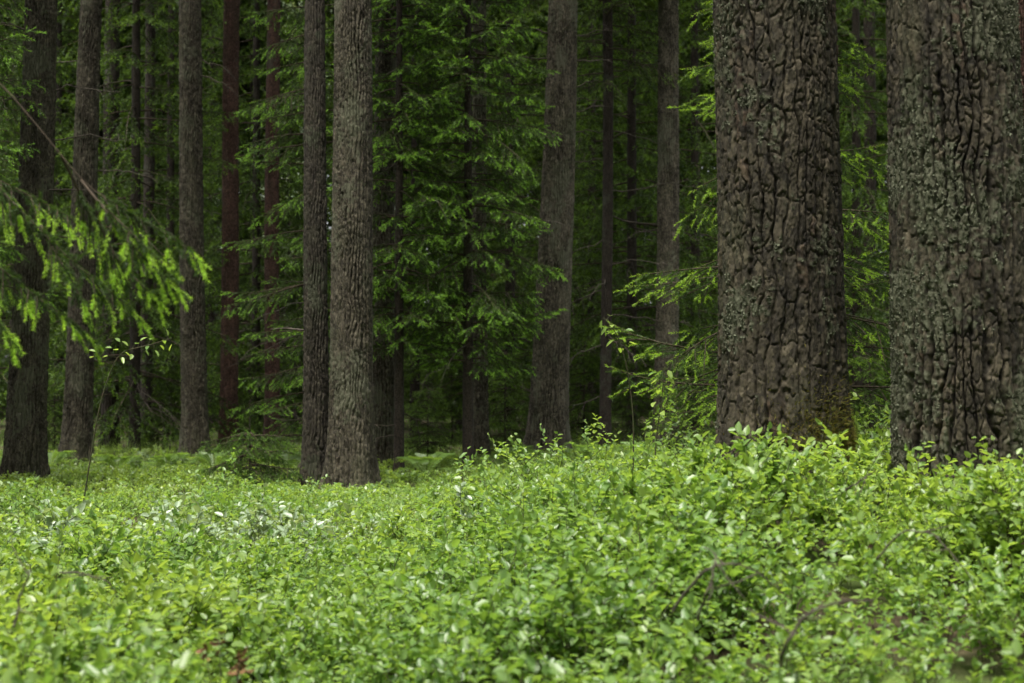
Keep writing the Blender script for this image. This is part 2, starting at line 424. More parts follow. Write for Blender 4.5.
def pine(px_b, py_b, px_t, w_b, w_t, d, label, mat, group=None, big=False, seed=1, lich=.45, plate=None, amp=None, H=17.0, ground_z=None, crown=True, dead=(), name="pine_tree", cat="tree", flare=.32):
    b = at(px_b, py_b, d)
    z0 = gz(b[0], b[1]) if ground_z is None else ground_z
    lean = ((px_t - px_b) / max(py_b, 1.0), rng.uniform(-.01, .01))
    r0 = w_b * d / F / 2; rt = w_t * d / F / 2
    zt = py_b * d / F + .5
    nth = int(np.clip(3.67 * r0 / (.0029 if big else max(.005, d * .0004)), 30, 400))
    dz = .0055 if big else max(.009, d * .0008)
    pl = plate or ((.066, .25) if big else (.040, .15)); am = amp or (.0105 if big else .0095)
    t = thing(name, label, cat, (b[0], b[1], z0), group)
    me, info = trunk_mesh("trunk", r0, rt, zt, H, lean, seed, mat, big, nth, dz, pl, am, lich, flare)
    part("trunk", me, t)
    if crown:
        part("crown", PINE_CROWNS[seed % 3], t, (lean[0] * 9, 0, 0), seed * 1.3)
    for (py, ang, ln, el) in dead:
        zz = CAMZ + (HOR - py) * d / F - z0
        rr = np.interp(zz, [0, zt], [r0, rt]) * .9
        a = R(ang)
        part("dead_branch", dead_branch(seed * 31 + int(py), ln, a, R(el), r=.008 if ln > .4 else .011, twigs=5 if ln > .35 else 1), t,
             (lean[0] * zz + rr * math.cos(a), lean[1] * zz + rr * math.sin(a), zz))
    TRUNKS.append((b[0], b[1], r0))
    return t, info, (b[0], b[1], z0)

# --- the two big near pines
def lichen_flakes(info, seed, n, smin, smax):
    """curled foliose lichen scales standing off the bark"""
    Pg, li, z, th = info; r_ = np.random.default_rng(seed)
    mb = MB(); nz, nth = li.shape
    vis = int((z < z[-25]).sum())
    cand = np.argwhere(li[:vis] > .45)
    pick = cand[r_.integers(0, len(cand), n)]
    p = Pg[pick[:, 0], pick[:, 1]]
    a = th[pick[:, 1]]
    out = np.stack([np.cos(a), np.sin(a), 0 * a], 1); tan = np.stack([-np.sin(a), np.cos(a), 0 * a], 1)
    d = unit(out * r_.uniform(.15, .9, (n, 1)) + tan * r_.normal(0, .7, (n, 1)) + np.array([0, 0, 1]) * r_.normal(.1, .7, (n, 1)))
    nn = unit(out + r_.normal(0, .5, (n, 3)))
    s = r_.uniform(smin, smax, n)
    add_leaves(mb, p - out * .001, d, nn, s, s * r_.uniform(.6, 1.1, n), 0, r_.uniform(0, 1, n), 0, fold=.35, droop=.3)
    return mb.mesh("lichen", [M_lichen])

t14, i14, _ = pine(781, 452, 775, 127, 119, 7.5, "thick dark pine trunk with mossy orange foot, deeply fissured, beside a young spruce", M_pine, big=True, seed=11, lich=.36, flare=.30)
o = part("lichen", lichen_flakes(i14, 5, 4200, .005, .014), t14); o["kind"] = "stuff"
t15, i15, _ = pine(972, 482, 954, 138, 121, 7.0, "thick grey-green pine trunk densely crusted with lichen, cut by the right edge", M_pine, big=True, seed=23, lich=.50, flare=.10)
o = part("lichen", lichen_flakes(i15, 6, 7000, .005, .014), t15); o["kind"] = "stuff"
# moss on the foot of the first
r_ = np.random.default_rng(3); mb = MB()
Pg, li, z, th = i14
nz, nth = li.shape
k = 5200
zi = np.minimum((np.searchsorted(z, np.abs(r_.normal(0, .13, k)) + .24)), nz - 1)
tj = np.minimum(np.searchsorted(th, r_.normal(-.9, .5, k) % (2 * math.pi)), nth - 1)
p = Pg[zi, tj]; a = th[tj]
out_ = np.stack([np.cos(a), np.sin(a), .5 + 0 * a], 1)
dd = unit(out_ + r_.normal(0, .6, (k, 3)))
add_blades(mb, p, dd, unit(r_.normal(0, 1, (k, 3))), r_.uniform(.012, .03, k), .004, 0, r_.uniform(0, 1, k), r_.uniform(0, .7, k))
o = part("moss", mb.mesh("moss", [M_moss]), t14); o["kind"] = "stuff"

# --- the middle-distance trunks
D0 = [(95, 180, .55, 5), (140, 0, .8, 8), (90, 0, .6, 4), (190, -20, .7, -2), (30, 200, .5, 15), (235, 10, .6, -6)]
pine(25, 485, 39, 38, 29, 15.0, "grey pine trunk standing nearest the left edge, its bare twigs reaching sideways", M_pine2, seed=31, lich=.5, dead=D0)
pine(76, 463, 91, 29, 20.5, 19.2, "grey pine trunk leaning slightly to the right behind the hanging spruce branch", M_pine2, seed=32, lich=.45, dead=[(60, 170, .5, 0), (170, 10, .6, -5)])
pine(196, 458, 188, 25, 21, 20.3, "straight grey-brown pine trunk just left of the reddish trunk", M_pine2, seed=33, lich=.35, dead=[(60, 10, .5, -25), (75, 0, .5, -30)])
pine(228, 450, 231, 18.5, 16, 22.3, "slim smooth trunk of distinctly reddish-brown bark, the redder and wider of two", M_red, seed=34, lich=.2, amp=.005, plate=(.024, .06), dead=[(40, 185, .6, 20)])
pine(272, 449, 273, 15, 13, 22.9, "slim reddish-brown trunk behind low spruce branches, the thinner of the two reddish ones", M_red, seed=35, lich=.2, amp=.005, plate=(.024, .06), dead=[(40, 10, .7, -20)])
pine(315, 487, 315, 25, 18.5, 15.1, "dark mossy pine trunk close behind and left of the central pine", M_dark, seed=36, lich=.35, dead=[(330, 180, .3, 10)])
pine(353, 489, 351, 43, 36, 14.8, "central straight pine trunk with flaky grey bark plates and a flared foot", M_pine2, seed=37, lich=.5, plate=(.044, .14), amp=.010, flare=.4)
pine(383, 470, 385, 24, 19, 17.9, "pale grey trunk half hidden by spruce boughs right behind the central pine", M_pine2, seed=38, lich=.55)
pine(482, 466, 478, 15, 13, 18.8, "narrow grey trunk showing through the spruce boughs behind a thin dark stem", M_pine2, seed=39, lich=.4)
pine(548, 454, 563, 37, 27, 19.0, "tall grey pine trunk leaning right beside the young spruces, with short branch stubs", M_light, seed=40, lich=.4, plate=(.044, .16), flare=.4,
     dead=[(35, 5, .55, 25), (33, 178, .3, 30), (60, 0, .4, 10), (88, 10, .3, 30), (110, 0, .5, 20), (135, 20, .5, 10), (58, 185, .7, 3)])
pine(665, 452, 670, 23, 19.5, 20.0, "straight grey trunk in the gap left of the thick fissured pine", M_light, seed=41, lich=.3, dead=[(230, 170, .4, -10)])
pine(1030, 470, 1026, 34, 30, 11.5, "reddish trunk seen only as a strip at the upper right edge", M_red, seed=42, lich=.25)
pine(869, 455, 871, 12, 11, 26.5, "dark brown trunk in the narrow gap between the two thick pines", M_spruce, seed=43, lich=.15)
SP = dict(name="spruce_tree", crown=True)
pine(109, 455, 112, 17, 15, 22.5, "dark bare trunk in shade between the leaning grey pine and a thinner dark stem", M_spruce, seed=44, lich=.2, amp=.005, dead=[(200, 0, .7, 5), (250, 180, .6, 0)])
pine(147, 448, 148, 11.5, 9.5, 23.2, "thin dark trunk in deep shade left of the straight grey-brown pine", M_spruce, seed=45, lich=.2, amp=.005, dead=[(60, 10, .8, -10), (150, 170, .8, -10), (200, 0, .9, -5)])
pine(256, 449, 255, 5.5, 5, 26, "pole-thin dark stem standing between the two reddish trunks", M_spruce, seed=46, lich=.1, amp=.003)

# ------------------------------------------------------------------ spruces
def rot_about(v, k, a):
    return v * math.cos(a) + np.cross(k, v) * math.sin(a) + k * np.dot(k, v) * (1 - math.cos(a))

def spruce_branch(r_, Lb, sub=.25, *, step=.07, droop=.35, tipup=.25, lat=.42, elev=.0, shoot=.075, hang=.3, bare=.15):
    """one bough in local space along +X. returns (tubes, shoots): tubes [(pts, r)], shoots rows p(3) d(3) len young"""
    n = max(5, int(Lb / step))
    s = np.linspace(0, 1, n + 1)
    ax = np.stack([Lb * s * (1 - .06 * s), .05 * Lb * np.sin(s * 3 + r_.uniform(0, 6)) * s, Lb * (math.tan(elev) * s - droop * s ** 2 + tipup * s ** 3)], 1)
    tubes = [(ax[::2] if n > 6 else ax, np.linspace(.006 + .006 * Lb, .002, len(ax[::2] if n > 6 else ax)))]
    sh = []
    T = unit(np.gradient(ax, axis=0))
    up = np.array([0, 0, 1.])
    for k in range(1, n + 1):
        t = s[k]
        if t < bare: continue
        if t > .25: sh.append((*ax[k - 1], *T[k], Lb / n * 1.15, 1.0 if k == n else (.25 if k > n - 2 else 0.)))
        if k == n: continue
        for sd in (-1, 1):
            if r_.uniform() < .12: continue
            l = lat * Lb * (1 - t) ** .8 * (.35 + .65 * min(1, t / .35)) * r_.uniform(.7, 1.15) + shoot
            d = rot_about(T[k], up, sd * R(r_.uniform(42, 62)))
            d = unit(d + np.array([0, 0, -hang * r_.uniform(.4, 1.3)]))
            m = max(1, int(round(l / shoot)))
            p = ax[k].copy()
            if m > 2: tubes.append((np.array([p, p + d * l * .5 - np.array([0, 0, .02 * l]), p + d * l - np.array([0, 0, .12 * l])]), np.array([.004, .0028, .0015])))
            for q in range(m):
                dd = unit(d + np.array([0, 0, -.18 * q / m * (1 + hang)]) + r_.normal(0, .07, 3))
                last = q == m - 1
                sh.append((*p, *dd, shoot * 1.15, (1.0 if r_.uniform() < .85 else .3) if last else 0.))
                p = p + dd * shoot
                if not last:
                    for s2 in (-1, 1):
                        if r_.uniform() < sub: continue
                        d2 = rot_about(dd, up, s2 * R(r_.uniform(40, 60))); d2 = unit(d2 + np.array([0, 0, -hang * r_.uniform(.3, 1.4)]))
                        ls = shoot * r_.uniform(.6, 1.2) * (1 - .3 * q / m)
                        sh.append((*p, *d2, ls, 1.0 if r_.uniform() < .35 else 0.))
    return tubes, np.array(sh)

def needles(mb, sh, r_, n, nl, nw, mat, spread=.85, youngk=1.0, tint0=0.0):
    K = len(sh)
    p0, d, l, y = sh[:, :3], sh[:, 3:6], sh[:, 6], sh[:, 7]
    s = r_.uniform(0, 1, (K, n, 1))
    rd = r_.normal(0, 1, (K, n, 3)); rd = rd - (rd * d[:, None]).sum(-1, keepdims=True) * d[:, None]; rd = unit(rd)
    base = p0[:, None] + d[:, None] * s * l[:, None, None]
    nd = unit(d[:, None] * r_.uniform(.5, 1.1, (K, n, 1)) + rd * spread + np.array([0, 0, .12]))
    side = unit(np.cross(nd, r_.normal(0, 1, (K, n, 3))))
    ln = nl * r_.uniform(.75, 1.2, (K, n)) * (1 - .08 * (y[:, None] > .5))
    ti = np.clip(tint0 + np.repeat(r_.uniform(0, 1, K), n) * .7 + .3 * r_.uniform(0, 1, K * n), 0, 1)
    add_blades(mb, base.reshape(-1, 3), nd.reshape(-1, 3), side.reshape(-1, 3), ln.ravel(), nw, mat, ti, np.repeat(y, n) * youngk)

def place_branch(tubes, sh, a, pos):
    c, s = math.cos(a), math.sin(a); Rm = np.array([[c, -s, 0], [s, c, 0], [0, 0, 1.]])
    tb = [(p @ Rm.T + pos, r) for p, r in tubes]
    o = sh.copy(); o[:, :3] = sh[:, :3] @ Rm.T + pos; o[:, 3:6] = sh[:, 3:6] @ Rm.T
    return tb, o

def spruce_crown(seed, z0, z1, radf, whorl, per, nn, nl, nw, mat, csz=1.0, *, sub=.25, step=.08, shoot=.08, youngk=1., keep=None, tubes_min=0, hi=None, twig=0, bare=.15, droop=.35, hang=.35):
    """foliage from z0 to z1 in full detail; hi=(z1,H,rad,n) continues it in coarse clumps; twig = dead bare twigs below"""
    r_ = np.random.default_rng(seed); mb = MB()
    z = z0; a0 = 0; allsh = []
    while z < z1:
        k = per + r_.integers(-1, 2); a0 += r_.uniform(0, 6.28)
        for q in range(k):
            a = a0 + q * 2 * math.pi / k + r_.normal(0, .2)
            Lb = radf(z) * r_.uniform(.65, 1.15)
            if keep is not None and not keep(z, a % (2 * math.pi)): continue
            tb, sh = spruce_branch(r_, Lb, sub, step=step, droop=droop * r_.uniform(.6, 1.4), tipup=.22 * r_.uniform(.5, 1.4), lat=.42 * r_.uniform(.8, 1.25), elev=r_.uniform(-.15, .25), shoot=shoot, hang=hang * r_.uniform(.4, 1.9), bare=bare)
            tb, sh = place_branch(tb, sh, a, np.array([0, 0, z + r_.normal(0, whorl * .25)]))
            for m, (p, rr) in enumerate(tb):
                if m == 0 or len(tb) < 8 or tubes_min == 0: add_tube(mb, p, rr, 3, 1)
            allsh.append(sh)
        z += whorl * r_.uniform(.8, 1.2)
    sh = np.concatenate(allsh)
    needles(mb, sh, r_, nn, nl, nw, 0, youngk=youngk)
    for k in range(twig):
        a = r_.uniform(0, 6.28); zz = r_.uniform(.4, z0 + 1.8); l = r_.uniform(.5, 1.3)
        dv = np.array([math.cos(a), math.sin(a), r_.uniform(-.35, .05)])
        s = np.linspace(0, 1, 6)[:, None]
        pts = np.array([0, 0, zz]) + dv * s * l + np.cumsum(r_.normal(0, .02, (6, 3)), 0) + np.array([0, 0, -.15 * l]) * s ** 2
        add_tube(mb, pts, np.linspace(.008, .0025, 6), 3, 2)
        for kk in range(7):
            p = pts[r_.integers(1, 6)]; d2 = unit(dv + r_.normal(0, .7, 3) + np.array([0, 0, -.4])); l2 = l * r_.uniform(.15, .45)
            p2 = p + d2 * np.linspace(0, 1, 4)[:, None] * l2 + np.array([0, 0, -.25]) * l2 * np.linspace(0, 1, 4)[:, None] ** 2
            add_tube(mb, p2, np.linspace(.004, .0015, 4), 3, 2)
    if hi:
        za, H, rad, nb = hi
        for k in range(nb):
            t = r_.uniform() ** 1.2; zz = za + (H - za) * t; a = r_.uniform(0, 6.28)
            rr = rad * (1 - t) ** .85 * r_.uniform(.7, 1.1) + .15
            dirv = np.array([math.cos(a), math.sin(a), -.25]); m = 26
            sp = r_.uniform(.1, 1., m)
            p = np.array([0, 0, zz]) + dirv * (rr * sp)[:, None] + r_.normal(0, 1, (m, 3)) * np.array([.2, .2, .1]) * (.3 + .4 * rr)
            d = unit(dirv + r_.normal(0, .8, (m, 3)) + np.array([0, 0, -.3]))
            add_leaves(mb, p, d, unit(np.array([0, 0, 1.]) + r_.normal(0, .4, (m, 3))), r_.uniform(.22, .4, m) * csz, r_.uniform(.08, .15, m) * csz, 0, r_.uniform(0, 1, m), 0)
    return mb.mesh("crown", [mat, M_branch, M_twig])

def spruce_trunk(seed, r0, H, nth=24, lean=0.0):
    z = np.concatenate([np.linspace(-.2, 5, 60), np.linspace(5.3, H, 16)])
    th = np.linspace(0, 2 * math.pi, nth, endpoint=False)
    Z, T = np.meshgrid(z, th, indexing='ij')
    r = r0 * (1 - .93 * np.clip(Z, 0, H) / H) * (1 + .35 * np.exp(-np.clip(Z, 0, None) / .12))
    P = np.stack([np.cos(T) * r, np.sin(T) * r, Z], -1).reshape(-1, 3)
    n1 = fbm(P * np.array([50, 50, 22.]), 3, seed)
    P2 = P.copy(); P2[:, :2] *= (1 + .12 * n1)[:, None]; P2[:, 0] += lean * P[:, 2]
    nz = len(z); i, j = np.meshgrid(np.arange(nz - 1), np.arange(nth), indexing='ij'); j2 = (j + 1) % nth
    q = np.stack([i * nth + j, i * nth + j2, (i + 1) * nth + j2, (i + 1) * nth + j], -1).reshape(-1, 4)
    mb = MB(); mb.add(P2, q, 0, _hash((T.ravel() * 4).astype(int), (Z.ravel() * 9).astype(int), (Z.ravel() * 0).astype(int), seed), np.clip(n1, 0, 1) * .3)
    return mb.mesh("trunk", [M_spruce], True)

def spruce(px, py, d, label, tr, cr, group=None, rz=0., sc=1.0, gz0=None, name="spruce_tree"):
    b = at(px, py, d); z0 = gz(b[0], b[1]) if gz0 is None else gz0
    t = thing(name, label, "tree", (b[0], b[1], z0 - .03), group)
    part("trunk", tr, t, (0, 0, 0), 0, sc); part("crown", cr, t, (0, 0, 0), rz, sc)
    TRUNKS.append((b[0], b[1], .08))
    return t

# central pair of young spruces
cA = spruce_crown(201, 1.35, 5.6, lambda z: .92 - .05 * z + (0 if z > 1.4 else -.25), .22, 6, 26, .024, .0068, M_needle, hi=(6.0, 9.5, .85, 60), twig=4, bare=.24)
spruce(399, 486, 16.5, "young spruce with thin brown stem directly right of the central pine", spruce_trunk(1, .052, 9.5), cA, rz=.4)
cB = spruce_crown(202, 1.15, 5.6, lambda z: 1.0 - .04 * z + (0 if z > 1.4 else -.3), .21, 6, 26, .024, .0068, M_needle, hi=(6.0, 9.5, .9, 60), twig=5, bare=.22)
spruce(468, 479, 16.6, "bushy young spruce with dense bright-tipped boughs in the middle of the picture", spruce_trunk(2, .056, 9.8), cB, rz=1.4)
# slender spruce behind the dark mossy pine, boughs reaching left over the reddish trunks
cC = spruce_crown(203, .5, 5.8, lambda z: 1.0 - .03 * z, .30, 5, 24, .022, .0055, M_needle, hi=(6.3, 8, .5, 30), twig=6, keep=lambda z, a: 1.2 < a < 5.0)
spruce(317, 472, 16.8, "slender young spruce with flat bright boughs reaching left from behind the dark pine", spruce_trunk(3, .04, 8), cC)
# young spruce behind the thick fissured pine
cD = spruce_crown(204, .25, 4.2, lambda z: 1.2 - .21 * z,   .25, 6, 40, .019, .0042, M_fresh, step=.085, shoot=.085, youngk=.72, sub=.5, hi=(3.6, 6, .5, 30), twig=0, bare=.08, hang=.3)
spruce(778, 462, 9.9, "fresh young spruce with bright new tips peeping out either side of the thick pine", spruce_trunk(4, .04, 6), cD, rz=.9)
# edge spruce at left
cE = spruce_crown(205, 1.9, 5.2, lambda z: 1.15 - .10 * z, .24, 6, 22, .022, .0055, M_needle, hi=(5.6, 8, .7, 40), twig=2)
spruce(-62, 470, 13.5, "bright leafy spruce just outside the left edge, its boughs entering behind the nearest trunk", spruce_trunk(5, .06, 8), cE)
# dead-twigged spruce
t12, i12, _ = pine(606, 460, 608, 11.5, 9.5, 19.9, "thin dark spruce stem bristling with bare dead twigs right of the leaning pine", M_spruce, seed=47, lich=.3, amp=.004, crown=False, name="spruce_tree",
    dead=[(70, 0, .8, 10), (100, 185, .7, 5), (130, 10, .9, -5), (160, 170, .8, 0), (190, -10, .9, 8), (215, 15, 1.0, -8), (240, 190, .8, -8), (265, -20, .8, 5), (290, 175, .8, -12), (315, 0, .8, -5), (345, 200, .8, -15), (370, 10, .8, -10), (395, 160, .7, -12), (280, 250, .8, -12), (330, 290, .8, -12)])
part("crown", spruce_crown(206, 4.4, 6.0, lambda z: .9, .4, 5, 8, .028, .006, M_needle_dark, hi=(6, 12, 1.4, 60)), t12)

# background spruces: three kinds shared by all
BG = []
for k in range(3):
    BG.append((spruce_trunk(10 + k, .075, 19 + k, 18), spruce_crown(300 + k, .7 + .4 * k, 9.6, lambda z: 1.95 - .13 * z, .34, 5, 12, .042, .014, M_needle_dark, step=.13, shoot=.12,
               youngk=.7, hi=(9.4, 19 + k, 1.1, 60), twig=26, tubes_min=1, bare=.2, droop=.45, hang=.5)))
bgs = [  # px, distance, scale, label
 (241, 38, 1.0, "dim spruce far behind the reddish trunk's right side"),
 (-14, 25, 1.0, "dim low-crowned spruce at the very left edge behind the nearest trunk"),
 (14, 27, 1.0, "dim spruce behind the pine nearest the left edge"),
 (135, 21.6, .95, "shaded spruce with drooping boughs between the two dark left-hand stems"),
 (170, 30, 1.1, "dark spruce filling the gap left of the straight grey-brown pine"),
 (211, 33, 1.0, "dim spruce in the slit between the grey-brown pine and the reddish trunk"),
 (256, 25, .95, "dark spruce behind the pole-thin stem between the reddish trunks"),
 (290, 37, 1.0, "dim spruce behind the pale young tree put in the backlit gap"),
 (415, 25, 1.0, "dark spruce behind the young spruce beside the central pine"),
 (510, 24, 1.05, "shaded spruce between the bushy young spruce and the leaning pine"),
 (592, 27, 1.0, "dark spruce directly behind the stem with bare dead twigs"),
 (632, 22, .95, "dim spruce between the dead-twigged stem and the straight grey trunk"),
 (695, 28, 1.1, "dark green spruce between the straight grey trunk and the thick fissured pine"),
 (857, 24, 1.0, "dim spruce behind the gap between the two thick pines"),
 (905, 30, 1.1, "spruce mostly hidden behind the lichen-crusted pine"),
 (1060, 26, 1.0, "spruce hidden beyond the right edge of the picture"),
 (-60, 30, 1.1, "spruce beyond the left edge of the picture"),
 (58, 32, 1.0, "dark spruce showing between the left edge pine and the leaning pine"),
 (340, 29, 1.1, "dark spruce behind the central pine"),
 (460, 30, 1.0, "dark spruce far behind the bushy young spruce"),
 (555, 33, 1.1, "dark spruce far behind the leaning pine"),
 (665, 35, 1.1, "dark spruce far behind the straight grey trunk"),
 (745, 33, 1.0, "spruce far behind the thick fissured pine"),
 (815, 35, 1.0, "spruce deep in the wood behind the thick pine's right side"),
 (980, 36, 1.1, "spruce deep in the wood behind the lichen-crusted pine"),
]
for k, (px, d, sc, lab) in enumerate(bgs):
    tr, cr = BG[k % 3]
    spruce(px, 450, d, lab, tr, cr, "shaded spruces in the background", rz=k * 2.1, sc=sc)

r_ = np.random.default_rng(55); ml, ms = MB(), MB()
hz_ = np.linspace(-.2, 9, 20); add_tube(ms, np.stack([.1 * np.sin(hz_), 0 * hz_, hz_], 1), np.linspace(.05, .012, 20), 8, 0)
for k in range(46):
    zz = r_.uniform(1.0, 8.8); a = r_.uniform(0, 6.28); l = r_.uniform(.5, 1.1) * (1.1 - .07 * zz)
    dv = np.array([math.cos(a), math.sin(a), .45]); s_ = np.linspace(0, 1, 6)[:, None]
    pts = np.array([.1 * math.sin(zz), 0, zz]) + dv * s_ * l - np.array([0, 0, .5 * l]) * s_ ** 2
    add_tube(ms, pts, np.linspace(.008, .002, 6), 3, 0); m = 40
    p = np.array([.1 * math.sin(zz), 0, zz]) + dv * r_.uniform(.2, 1.1, (m, 1)) * l * np.array([1, 1, .5]) + r_.normal(0, .12, (m, 3))
    add_leaves(ml, p, unit(r_.normal(0, 1, (m, 3)) + np.array([0, 0, -.6])), unit(r_.normal(0, .7, (m, 3)) + np.array([0, 0, 1.])), r_.uniform(.06, .09, m), r_.uniform(.04, .06, m), 0, r_.uniform(0, 1, m), r_.uniform(.2, 1, m))
b = at(294, 450, 31); t = thing("backlit_gap_tree", "light yellow-green young tree, its pale leaves standing for the backlit gap left of the dark mossy pine", "tree", (b[0], b[1], gz(b[0], b[1])))
part("trunk", ms.mesh("trunk", [M_spruce]), t); part("crown", ml.mesh("crown", [M_pale]), t)  # pale crown added to stand for the backlight showing through the gap

# the far wood: one mass beyond 40 m
fr = spruce_crown(320, .4, 12, lambda z: 2.1 - .08 * z, .6, 5, 8, .11, .040, M_needle_dark, 2.0, step=.22, shoot=.22, youngk=.5, hi=(9, 21, 2.4, 130), twig=0, tubes_min=1, bare=.15, droop=.4, hang=.5)
co = np.empty(len(fr.vertices) * 3); fr.vertices.foreach_get("co", co); co = co.reshape(-1, 3)
lt = np.empty(len(fr.polygons), int); fr.polygons.foreach_get("loop_total", lt)
vi = np.empty(len(fr.loops), int); fr.loops.foreach_get("vertex_index", vi)
mi = np.empty(len(fr.polygons), int); fr.polygons.foreach_get("material_index", mi)
ls = np.concatenate([[0], np.cumsum(lt)[:-1]])
tn = np.empty(len(co)); fr.attributes["tint"].data.foreach_get("value", tn); yn = np.empty(len(co)); fr.attributes["young"].data.foreach_get("value", yn)
mb = MB(); r_ = np.random.default_rng(77)
spots = [(x + r_.uniform(-1, 1), d + r_.uniform(-2, 2)) for d, st in ((37, 3.4), (41, 2.6), (47, 2.6), (54, 3.0), (62, 3.2), (72, 3.6)) for x in np.arange(-.36 * d - 5, .36 * d + 5, st)]
for k in range(34):                                                  # the wood goes on round the glade, unseen, added to block low sky light
    a = R(-158 + 316 * k / 33) + math.pi
    if abs(((a + math.pi) % (2 * math.pi)) - math.pi) < R(38): continue
    rr = 11.5 + 3.0 * (k % 3)
    spots.append((rr * math.sin(a) * 1.05, 4.5 + rr * math.cos(a)))
for xx, yy in spots:
    if 1:
        a = r_.uniform(0, 6.28); s = r_.uniform(.85, 1.15)
        c, sn = math.cos(a), math.sin(a)
        Vv = co @ np.array([[c, sn, 0], [-sn, c, 0], [0, 0, 1]]) * s + np.array([xx, yy, float(gz(xx, yy))])
        A = mb.n
        for cnt in (3, 4):
            sel = lt == cnt
            f = vi[ls[sel][:, None] + np.arange(cnt)]
            if cnt == 3: mb.add(Vv, [f[mi[sel] == 0]], 0, tn, yn)
            else:
                mb.F.append(f + A); mb.M.append(mi[sel].astype(np.int32))
        zz = np.linspace(-.2, 20, 12)
        add_tube(mb, np.stack([0 * zz + xx, 0 * zz + yy, zz], 1), np.linspace(.16, .03, 12), 7, 1)
bpy.data.meshes.remove(fr)
single("forest", mb.mesh("forest", [M_needle_dark, M_spruce]), "dark mass of far spruces closing off the view behind all trunks, plus unseen trees added round the glade for shade", "forest", kind="stuff")

# low spruce sapling with soft drooping boughs
cS = spruce_crown(210, .10, .55, lambda z: .66 - .5 * z, .10, 6, 26, .02, .005, M_needle, step=.06, shoot=.06, youngk=.5, hang=.5, bare=.05)
spruce(250, 490, 15.2, "low soft spruce sapling drooping over the undergrowth left of the dark mossy pine", spruce_trunk(6, .012, .75), cS)

SAP = [(spruce_trunk(20 + k, .016, 1.3 + .2 * k, 10), spruce_crown(220 + k, .08, 1.2 + .2 * k, lambda z: .62 - .36 * z, .12, 6, 18, .022, .006, M_needle_dark, step=.07, shoot=.07, youngk=.6, hang=.4, bare=.05)) for k in range(2)]
for k, (px, d, lab) in enumerate([
    (428, 18.5, "knee-high dim spruce sapling between the stems of the two young spruces"), (505, 19.5, "dim spruce sapling between the bushy young spruce and the leaning pine's foot"),
    (584, 22.5, "dim spruce sapling between the leaning pine and the dead-twigged stem"), (632, 21.5, "dim spruce sapling between the dead-twigged stem and the straight grey trunk"),
    (168, 22.0, "dim spruce sapling between the thin dark trunk and the straight grey-brown pine"), (250, 24.5, "dim spruce sapling between the two reddish trunks"),
    (55, 21.0, "dim spruce sapling in the gap between the two leftmost pines"), (452, 24.0, "far dim spruce sapling behind the bushy young spruce's foot"),
    (700, 17.0, "dim spruce sapling left behind the thick fissured pine's foot"), (870, 14.5, "spruce sapling low in the gap between the two thick pines")]):
    spruce(px, 455, d, lab, *SAP[k % 2], "spruce saplings under the far trunks", rz=k * 1.9, sc=.8 + .12 * (k % 3))

# ------------------------------------------------------------------ foreground spruce bough from a tree outside the frame
b0 = at(-330, 500, 5.2); z0 = float(gz(b0[0], b0[1]))
ft = thing("spruce_tree", "spruce outside the left edge whose long bright-tipped bough hangs into the picture", "tree", (b0[0], b0[1], z0))
part("trunk", spruce_trunk(7, .09, 9), ft)
def bough(rows, seed, laterals, dens=.05, bare=.0):
    """rows: (px, py, d) of the axis; returns a bough mesh in the tree's space"""
    r_ = np.random.default_rng(seed); mb = MB()
    P = np.array([at(*q) for q in rows]) - np.array([b0[0], b0[1], z0])
    seg = np.concatenate([[0], np.cumsum(np.linalg.norm(np.diff(P, axis=0), axis=1))]); Lb = seg[-1]
    n = int(Lb / dens); s = np.linspace(0, Lb, n)
    ax = np.stack([np.interp(s, seg, P[:, c]) for c in range(3)], 1)
    for _ in range(3): ax[1:-1] = (ax[:-2] + 2 * ax[1:-1] + ax[2:]) / 4
    add_tube(mb, ax, np.linspace(.0042, .0013, n), 6, 1)
    T = unit(np.gradient(ax, axis=0)); sh = []
    shoot = .055
    for k in range(n - 1):
        t = k / n
        if t < bare: continue
        t = (t - bare) / (1 - bare)
        sh.append((*ax[k], *T[k], dens * 1.2, 1. if k >= n - 3 else 0.)); sh.append((*ax[k], *unit(T[k] + r_.normal(0, .5, 3) + np.array([0, -.3, .1])), dens * 1.3, 0.))
        for sd in (-1, 1):
            if r_.uniform() < .38: continue
            l = laterals * (1 - t) ** .7 * r_.uniform(.6, 1.1) * min(1, .5 + t * 3) + .05
            d = rot_about(T[k], np.array([0, 0, 1.]), sd * R(r_.uniform(35, 60))); d = unit(d + np.array([0, 0, -r_.uniform(.2, .85)]))
            m = max(1, int(l / shoot)); p = ax[k].copy(); pts = [p]
            for q in range(m):
                dd = unit(d + np.array([0, 0, -.35 * q / m]) + r_.normal(0, .06, 3)); last = q == m - 1
                sh.append((*p, *dd, shoot * (r_.uniform(.9, 1.5) if last else 1.1), 1. if last and r_.uniform() < .8 else 0.)); p = p + dd * shoot; pts.append(p)
                if not last:
                    for s2 in (-1, 1):
                        if r_.uniform() < .5: continue
                        d2 = rot_about(dd, np.array([0, 0, 1.]), s2 * R(45)); d2 = unit(d2 + np.array([0, 0, -r_.uniform(.2, .9)]))
                        sh.append((*p, *d2, shoot * r_.uniform(.6, 1.0), 1. if r_.uniform() < .4 else 0.))
            if m > 1: add_tube(mb, np.array(pts), np.linspace(.003, .0012, len(pts)), 4, 1)
    needles(mb, np.array(sh), r_, 80, .0135, .0022, 0, spread=.85)
    return mb.mesh("bough", [M_fresh, M_branch])
